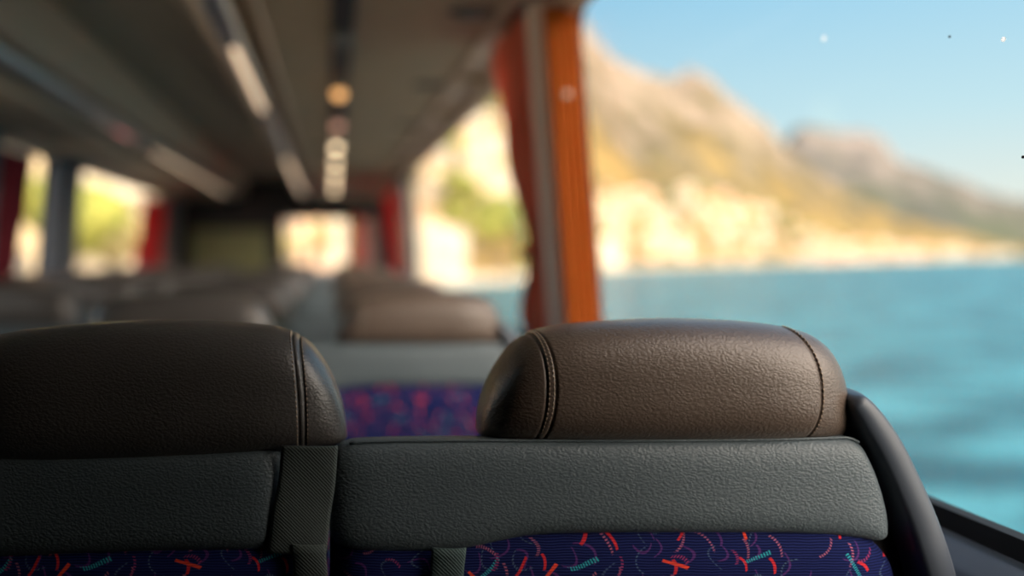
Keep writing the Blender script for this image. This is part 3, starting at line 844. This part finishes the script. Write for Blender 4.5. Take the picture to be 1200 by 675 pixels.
    # --- hard shell around the outer side
    if right:
        path = [(998, 463), (1011, 476), (1026, 497), (1044, 527), (1062, 565), (1077, 600), (1091, 640), (1102, 680), (1112, 740), (1118, 850), (1118, 1000), (1108, 1160)]
        wid = [0.018, 0.026, 0.031, 0.033, 0.034, 0.035, 0.036, 0.036, 0.036, 0.036, 0.034, 0.03]
        V = []; F = []; C_ = [Vector((ux(a, x0), 0, uz(b))) for a, b in path]
        # refine
        Q = []; W = []
        for i in range(len(C_)-1):
            for k in range(6):
                t = k/6; Pm = C_[max(i-1, 0)]; Pn = C_[min(i+2, len(C_)-1)]
                a, b = C_[i], C_[i+1]
                Q.append(0.5*((2*a)+(b-Pm)*t+(2*Pm-5*a+4*b-Pn)*t*t+(3*a-Pm-3*b+Pn)*t**3)); W.append(lerp(wid[i], wid[i+1], t))
        Q.append(C_[-1]); W.append(wid[-1])
        ring = 28
        for k, c in enumerate(Q):
            t = (Q[min(k+1, len(Q)-1)]-Q[max(k-1, 0)]).normalized(); nn = Vector((t.z, 0, -t.x))
            if nn.x < 0: nn = -nn
            hw = W[k]/2; hd = 0.080; capk = min(1, 0.35+k*0.22)
            for i in range(ring):
                a = 2*math.pi*i/ring; ca, sa = math.cos(a), math.sin(a)
                u_ = math.copysign(abs(ca)**(2/4.5), ca)*hw*capk; v_ = math.copysign(abs(sa)**(2/4.5), sa)*hd*(0.8+0.2*capk)
                p = c+nn*u_; V.append((p.x+v_*0.10, 0.090+v_, p.z))
        for k in range(len(Q)-1):
            for i in range(ring):
                j = (i+1) % ring; F.append((k*ring+i, k*ring+j, (k+1)*ring+j, (k+1)*ring+i))
        F.append(tuple(range(ring))); F.append(tuple((len(Q)-1)*ring+i for i in reversed(range(ring))))
        mesh_obj('side_shell', V, F, M['shell'], root)
        # dark liner between cushion and shell
        V = []; F = []
        inn = [(984, 498), (1000, 505), (1020, 540), (1040, 590), (1055, 640), (1068, 690), (1078, 760), (1080, 1100)]
        for (a, b), dx in zip(inn, (8, 16, 20, 22, 22, 22, 22, 22)):
            for (xx, yy) in ((a-20, 0.048), (a+dx, 0.048), (a+dx, 0.12), (a-20, 0.12)):
                V.append((ux(xx, x0), yy, uz(b)))
        k = len(inn)
        for j in range(k-1):
            for i in range(4):
                F.append((j*4+i, j*4+(i+1) % 4, (j+1)*4+(i+1) % 4, (j+1)*4+i))
        F += [(0, 1, 2, 3), (4*k-1, 4*k-2, 4*k-3, 4*k-4)]
        mesh_obj('shell_liner', V, F, M['black'], root, False)
    # --- cushion, base, legs (low down, out of the picture)
    xm = (xa2+xb2)/2
    mb = MB(); mb.rbox((xm, 0.33, 0.43), (0.225, 0.235, 0.06), 0.045, 5); mb.build('seat_cushion', M['fabric'], root, True)
    mb = MB(); mb.rbox((xm, 0.30, 0.355), (0.21, 0.20, 0.02), 0.008); mb.build('seat_frame', M['black'], root)
    for ly in (0.16, 0.44):
        mb = MB(); mb.rbox((xm, ly, 0.17), (0.02, 0.02, 0.17), 0.006); mb.build('leg', M['shell'], root)
    return root
win_seat = make_seat('window', 'nearest sea-side seat with a brown leather headrest and slate shoulder panel', 'coach seats')
aisle_seat = make_seat('aisle', 'nearest seat on the left, belt strap at its right edge', 'coach seats')
YR = 0.77
def place(o, x, y, z=0.0, mir=False):
    o.location = (x, y, z)
    if mir: o.scale = (-1, 1, 1)
win_seat.location = (0.298, YR, 0); aisle_seat.location = (-0.152, YR, 0)
def copy_tree(o, parent=None):
    c = o.copy(); SC.collection.objects.link(c); c.parent = parent
    for chd in [k for k in o.children]: copy_tree(chd, c)
    return c
ROWS = [1.75, 2.56, 3.37, 4.18, 4.99, 5.80, 6.61, 7.42]
ordn = ['second', 'third', 'fourth', 'fifth', 'sixth', 'seventh', 'eighth', 'ninth']
for r, y in enumerate(ROWS):
    for src, x, lab in ((win_seat, 0.165, 'window seat by the sea in the %s row'), (aisle_seat, -0.285, 'aisle seat on the sea side in the %s row')):
        c = copy_tree(src); place(c, x, y, -0.014)
        c['label'] = lab % ordn[r]; c['group'] = 'coach seats on the sea side'
    if r >= 1:
        for src, x, lab in ((win_seat, -1.45, 'town-side window seat across the aisle in the %s row'), (aisle_seat, -1.00, 'aisle seat of the town-side pair in the %s row')):
            c = copy_tree(src); place(c, x, y, -0.03, True)
            c['label'] = lab % ordn[r]; c['group'] = 'coach seats across the aisle'

# ------------------------------------------------------------------ outdoors
ZSEA = E-10.0
def plane(name, x0, x1, y0, y1, z, m, kind='structure', nx=1, ny=1):
    V = [(lerp(x0, x1, i/nx), lerp(y0, y1, j/ny), z) for j in range(ny+1) for i in range(nx+1)]
    F = [(j*(nx+1)+i, j*(nx+1)+i+1, (j+1)*(nx+1)+i+1, (j+1)*(nx+1)+i) for j in range(ny) for i in range(nx)]
    return tag(mesh_obj(name, V, F, m, None, False), kind=kind)
plane('sea', -50, 14000, -3000, 14000, ZSEA, M['sea'])
mb = MB(); mb.box(-400, 3.7, -200, 280, ZSEA-2, -1.0); tag(mb.build('land', M['land']), kind='structure')
mb = MB(); mb.box(-6.0, 2.6, -150, 272, -0.99, -0.96); tag(mb.build('road', M['asphalt']), kind='structure')
mb = MB(); mb.box(3.5, 3.9, -150, 272, ZSEA-2, -0.72); mb.box(3.42, 3.98, -150, 272, -0.72, -0.62); tag(mb.build('quay_wall', M['stone']), kind='structure')

shoreT = [(-0.6, 285), (0.0, 285), (0.09, 285), (0.15, 295), (0.22, 320), (0.265, 420), (0.312, 555), (0.41, 720), (0.512, 900), (0.624, 1150), (0.72, 1700), (0.812, 3600), (1.0, 5200), (1.3, 6000)]
def fbm(x, y, s, o=4): return noise.fractal(Vector((x*s, y*s, 3.7)), 0.9, 2.1, o)
def terrain(name, m, qs, ridge, elev, shore, expo, rough, ny=70):
    V = []; F = []; base = ZSEA-0.5
    def H(q, Y):
        Ys, Yr = shore(q), ridge(q)
        t = (Y-Ys)/(Yr-Ys)
        top = elev(q)*Yr+E-base
        if t <= 0: return base
        k = t**expo if t <= 1 else max(0.0, 1-(t-1)*0.9)
        h = base+1.5*min(1, t*60)+top*k
        nz_ = fbm(q*Yr, Y, 1/420.0, 5)
        return h+rough*top*(nz_*0.22+fbm(q*Yr+900, Y, 1/110.0, 4)*0.07)*min(1, t*1.6)*(1 if t < 1.2 else 0.6)
    for q in qs:
        Ys, Yr = shore(q), ridge(q)
        for j in range(ny+1):
            t = -0.01+1.5*(j/ny)**1.25
            Y = Ys+(Yr-Ys)*t
            V.append((q*Y, Y, H(q, Y)))
    n = ny+1
    for i in range(len(qs)-1):
        for j in range(ny): F.append((i*n+j, i*n+j+1, (i+1)*n+j+1, (i+1)*n+j))
    o = mesh_obj(name, V, F, m)
    tag(o, kind='structure')
    return H
elevA = [(-0.6, 0.22), (0.0, 0.27), (0.2, 0.29), (0.27, 0.272), (0.295, 0.262), (0.312, 0.248), (0.332, 0.226), (0.372, 0.213), (0.412, 0.208), (0.442, 0.210), (0.467, 0.192), (0.492, 0.170), (0.512, 0.148), (0.54, 0.118), (0.58, 0.085), (0.64, 0.055), (0.70, 0.035), (0.78, 0.012), (0.85, 0.002)]
elevB = [(0.30, 0.05), (0.45, 0.09), (0.50, 0.115), (0.532, 0.134), (0.547, 0.148), (0.562, 0.153), (0.587, 0.149), (0.612, 0.147), (0.642, 0.143), (0.657, 0.124), (0.672, 0.109), (0.692, 0.103), (0.732, 0.087), (0.762, 0.075), (0.812, 0.063), (1.0, 0.04), (1.4, 0.02)]
ridgeA = [(-0.6, 1300), (0.2, 1400), (0.35, 1750), (0.5, 2100), (0.85, 2900)]
ridgeB = [(0.3, 4200), (0.55, 4300), (0.7, 5000), (0.85, 6500), (1.4, 8500)]
HA = terrain('hills', M['hill_near'], [-0.6+1.45*i/290 for i in range(291)], lambda q: table(ridgeA, q), lambda q: stable(elevA, q), lambda q: min(table(shoreT, q), table(ridgeA, q)*0.8), 1.25, 0.62, 110)
HB = terrain('mountains', M['hill_far'], [0.3+1.1*i/240 for i in range(241)], lambda q: table(ridgeB, q), lambda q: stable(elevB, q), lambda q: min(max(2200, table(shoreT, q)), 5400), 1.2, 0.30, 60)
# beach ribbon along the waterline
V = []; F = []
qb = [0.02+0.76*i/160 for i in range(161)]
for q in qb:
    Ys = min(table(shoreT, q), table(ridgeA, q)*0.8)
    w_ = 0.035*Ys+4
    V += [(q*(Ys-3), Ys-3, ZSEA-0.2), (q*(Ys-3), Ys-3, ZSEA+1.2), (q*(Ys+w_), Ys+w_, ZSEA+3.0), (q*(Ys+w_), Ys+w_, ZSEA-0.2)]
for i in range(160):
    for k in range(4): F.append((i*4+k, i*4+(k+1) % 4, (i+1)*4+(k+1) % 4, (i+1)*4+k))
F += [(0, 1, 2, 3), (643, 642, 641, 640)]
tag(mesh_obj('beach', V, F, M['beach'], None, False), kind='structure')

# --- buildings
def house_mesh(kind, wall):
    """w x d x h building with windows, balconies and a roof; front faces -Y"""
    mb = MB(); rnd = random.Random(kind*7+3)
    w, d, fl = [(11, 9, 2), (15, 10, 4), (9, 9, 3), (20, 11, 5)][kind]
    h = fl*3.0
    mb.box(-w/2, w/2, -d/2, d/2, -4, h, 0)
    nw = int(w//3)
    for f in range(fl):
        for i in range(nw):
            x = -w/2+w*(i+0.5)/nw; z = f*3+1.0
            mb.box(x-0.55, x+0.55, -d/2-0.06, -d/2+0.05, z, z+1.4, 2)
        if kind in (1, 3) and f:
            mb.box(-w/2+0.5, w/2-0.5, -d/2-1.3, -d/2, f*3-0.1, f*3+0.08, 0)
            mb.box(-w/2+0.5, w/2-0.5, -d/2-1.3, -d/2-1.2, f*3+0.08, f*3+0.95, 0)
        for i in range(2):
            y = -d/4+i*d/2
            mb.box(-w/2-0.06, -w/2+0.05, y-0.5, y+0.5, f*3+1, f*3+2.4, 2)
    if kind in (0, 2):                      # hipped tile roof
        b = len(mb.v); e = 0.5
        mb.v += [(-w/2-e, -d/2-e, h), (w/2+e, -d/2-e, h), (w/2+e, d/2+e, h), (-w/2-e, d/2+e, h), (-w/2+d*0.4, 0, h+2.2), (w/2-d*0.4, 0, h+2.2)]
        for q in ((0, 1, 5, 4), (1, 2, 5), (2, 3, 4, 5), (3, 0, 4), (3, 2, 1, 0)): mb.f.append(tuple(b+i for i in q)); mb.m.append(1)
        mb.box(w*0.2, w*0.2+0.6, 0.5, 1.1, h+0.5, h+2.8, 0)
    else:
        mb.box(-w/2-0.2, w/2+0.2, -d/2-0.2, d/2+0.2, h, h+0.6, 3)
        mb.box(-1.5, 1.5, -1, 2, h+0.6, h+2.6, 0)
    o = mb.build('house', [M[wall], M['roof'], M['win'], M['flatroof']])
    return o
kinds = [(0, 'white_wall'), (1, 'white_wall'), (2, 'cream_wall'), (3, 'white_wall'), (1, 'peach_wall'), (0, 'cream_wall')]
kname = ['white_villa', 'white_apartment_block', 'cream_house', 'long_white_apartment_block', 'peach_apartment_block', 'cream_villa']
def first_or_copy(store, key, maker):
    if key not in store:
        store[key] = maker(); return store[key]
    c = store[key].copy(); SC.collection.objects.link(c); return c
hstore = {}
rnd = random.Random(11)
spots = []
def try_spot(q, Y, mind):
    x, y = q*Y, Y
    for (a, b, r) in spots:
        if (a-x)**2+(b-y)**2 < (r+mind)**2: return False
    spots.append((x, y, mind)); return True
def put_house(q, Y, z, s, label, group, k=None, name=None, rot=None):
    k = rnd.choice([0, 1, 1, 2, 3, 4, 5]) if k is None else k
    o = first_or_copy(hstore, k, lambda: house_mesh(*kinds[k]))
    o.name = name or kname[k]
    o.location = (q*Y, Y, z); o.scale = (s, s, s)
    o.rotation_euler.z = (-math.atan(q)+rnd.uniform(-0.35, 0.35)) if rot is None else rot
    tag(o, label, 'house', group)
    o['label'] = label if label else ''
    return o
CL = [(0.185, 338, 2.4, 0), (0.230, 345, 2.2, 1), (0.145, 352, 2.3, 0), (0.188, 372, 2.6, 0), (0.215, 392, 2.4, 1), (0.160, 400, 2.4, 0)]
for (q, Y, s_, k) in CL: try_spot(q, Y, 2.9*s_)
cnt = 0
lab_k = ['white villa with a tiled roof', 'white flat-roofed block', 'cream house with a tiled roof', 'long white block with balconies', 'peach flat-roofed block', 'cream villa with a tiled roof']
n_try = 0
while cnt < 165 and n_try < 60000:
    n_try += 1
    q = rnd.choice([rnd.uniform(0.09, 0.24), rnd.uniform(0.285, 0.50), rnd.uniform(0.44, 0.78), rnd.uniform(0.5, 0.8)])
    Ys, Yr = min(table(shoreT, q), table(ridgeA, q)*0.8), table(ridgeA, q)
    if q < 0.12: Ys = max(Ys, 300)
    tmax = 0.30 if q < 0.26 else lerp(0.28, 0.24, (q-0.29)/0.43)
    t = 0.015+tmax*rnd.random()**1.3
    Y = Ys+(Yr-Ys)*t
    k = rnd.choice([0, 1, 1, 2, 3, 4, 5])
    hs = rnd.uniform(0.85, 1.25)
    if not try_spot(q, Y, [7.8, 10.2, 7.2, 12.8, 10.2, 7.8][k]*hs): continue
    z = HA(q, Y)
    where, grp = ('behind the second sea-side window', 'town houses behind the second window') if q < 0.26 else (('on the near slope over the bay', 'houses on the near slope over the bay') if q < 0.45 else ('in the far part of the bay', 'houses in the far part of the bay'))
    put_house(q, Y, z, hs, lab_k[k]+' '+where, grp, k)
    cnt += 1
# near town on the left and straight ahead
near = [(-0.14, 80, 4), (-0.25, 62, 1), (-0.46, 46, 2), (-0.36, 82, 3), (-0.20, 104, 1), (-0.34, 115, 4), (-0.62, 62, 1), (-0.055, 150, 4), (-0.56, 112, 3), (-0.027, 190, 1), (-0.15, 135, 5), (-0.95, 42, 4)]
for i, (q, Y, k) in enumerate(near):
    put_house(q, Y, -1.0, 1.0, lab_k[k]+' '+['beyond the windscreen, left of the road', 'behind the front left pane', 'between the trees on the left', 'behind the left edge pane', 'behind the first row of the town', 'tall behind the left window', 'far left of the road', 'straight ahead at the end of the road', 'in the back row on the left', 'ahead on the right of the road', 'ahead behind the trees', 'nearest on the left'][i], 'town buildings left of the road', k)

# --- trees
def tree_mesh(kind, leaf):
    rnd2 = random.Random(kind)
    mb = MB()
    mb.tube([(0, 0, -2), (0.1, 0, 1.5), (0.0, 0.1, 4)], [0.35, 0.26, 0.18], 8, 0)
    for i in range(3):
        a = i*2.1; mb.tube([(0, 0, 2.5), (math.cos(a)*1.2, math.sin(a)*1.2, 4.6)], [0.14, 0.06], 6, 0)
    bm = bmesh.new()
    blobs = [(0, 0, 5.2, 2.4)]+[(math.cos(i*1.25)*1.7, math.sin(i*1.25)*1.7, 4.4+rnd2.random()*2.0, 1.3+rnd2.random()*0.6) for i in range(5)]
    if kind == 1: blobs = [(0, 0, 3.2+i*1.3, 2.1-0.38*i) for i in range(5)]
    for (x, y, z, r) in blobs:
        g = bmesh.ops.create_icosphere(bm, subdivisions=3, radius=r)
        for v in g['verts']:
            nv = noise.noise(v.co*1.6+Vector((kind*3, x, y)))*0.35*r
            nv += noise.noise(v.co*4.5+Vector((kind*3, x, y)))*0.18*r
            v.co = v.co*(1+nv/r)*Vector((1, 1, 0.85 if kind != 1 else 1.0))+Vector((x, y, z)) if False else Vector((v.co.x*(1+nv/r)+x, v.co.y*(1+nv/r)+y, v.co.z*(1+nv/r)*0.85+z))
    bm.verts.ensure_lookup_table(); b = len(mb.v)
    bm.verts.index_update()
    mb.v += [tuple(v.co) for v in bm.verts]
    for f in bm.faces: mb.f.append(tuple(b+v.index for v in f.verts)); mb.m.append(1)
    bm.free()
    return mb.build('tree', [M['bark'], M[leaf]], smooth=True)
tstore = {}
tk = [(0, 'leaf_a', 'olive_tree', 'olive-green round tree'), (1, 'leaf_b', 'pine_tree', 'dark green conical tree'), (2, 'leaf_c', 'yellow_green_tree', 'yellow-green round tree')]
def put_tree(x, y, z, s, k, label, group):
    o = first_or_copy(tstore, k, lambda: tree_mesh(tk[k][0], tk[k][1]))
    o.name = tk[k][2]; o.location = (x, y, z); o.scale = (s, s, s); o.rotation_euler.z = rnd.uniform(0, 6.28)
    tag(o, tk[k][3]+' '+label, 'tree', group)
for (q, Y, s_, k) in CL:
    put_tree(q*Y, Y, HA(q, Y), s_, k, 'in the tall clump by the beach', 'clump of tall trees by the beach')
cnt = n_try = 0
while cnt < 130 and n_try < 60000:
    n_try += 1
    q = rnd.choice([rnd.uniform(0.09, 0.26), rnd.uniform(0.29, 0.72)])
    Ys, Yr = min(table(shoreT, q), table(ridgeA, q)*0.8), table(ridgeA, q)
    t = 0.03+(0.42 if q < 0.26 else 0.25)*rnd.random()
    Y = Ys+(Yr-Ys)*t
    ts = rnd.uniform(1.2, 2.2)
    if not try_spot(q, Y, 4.2*ts): continue
    where, grp = ('on the slope behind the second sea-side window', 'trees behind the second window') if q < 0.26 else ('among the houses across the bay', 'trees on the slope across the bay')
    put_tree(q*Y, Y, HA(q, Y), ts, rnd.choice([0, 0, 1, 2]), where, grp); cnt += 1
for (q, Y, s, k) in ((-0.255, 46, 0.6, 2), (-0.30, 38, 0.75, 0), (-0.155, 50, 0.8, 0), (-0.062, 70, 0.55, 2), (-0.02, 105, 0.8, 2), (-0.10, 112, 1.2, 0), (-0.60, 33, 0.8, 0)):
    put_tree(q*Y, Y, -1.0, s, k, 'beside the road in the near town', 'trees beside the road')
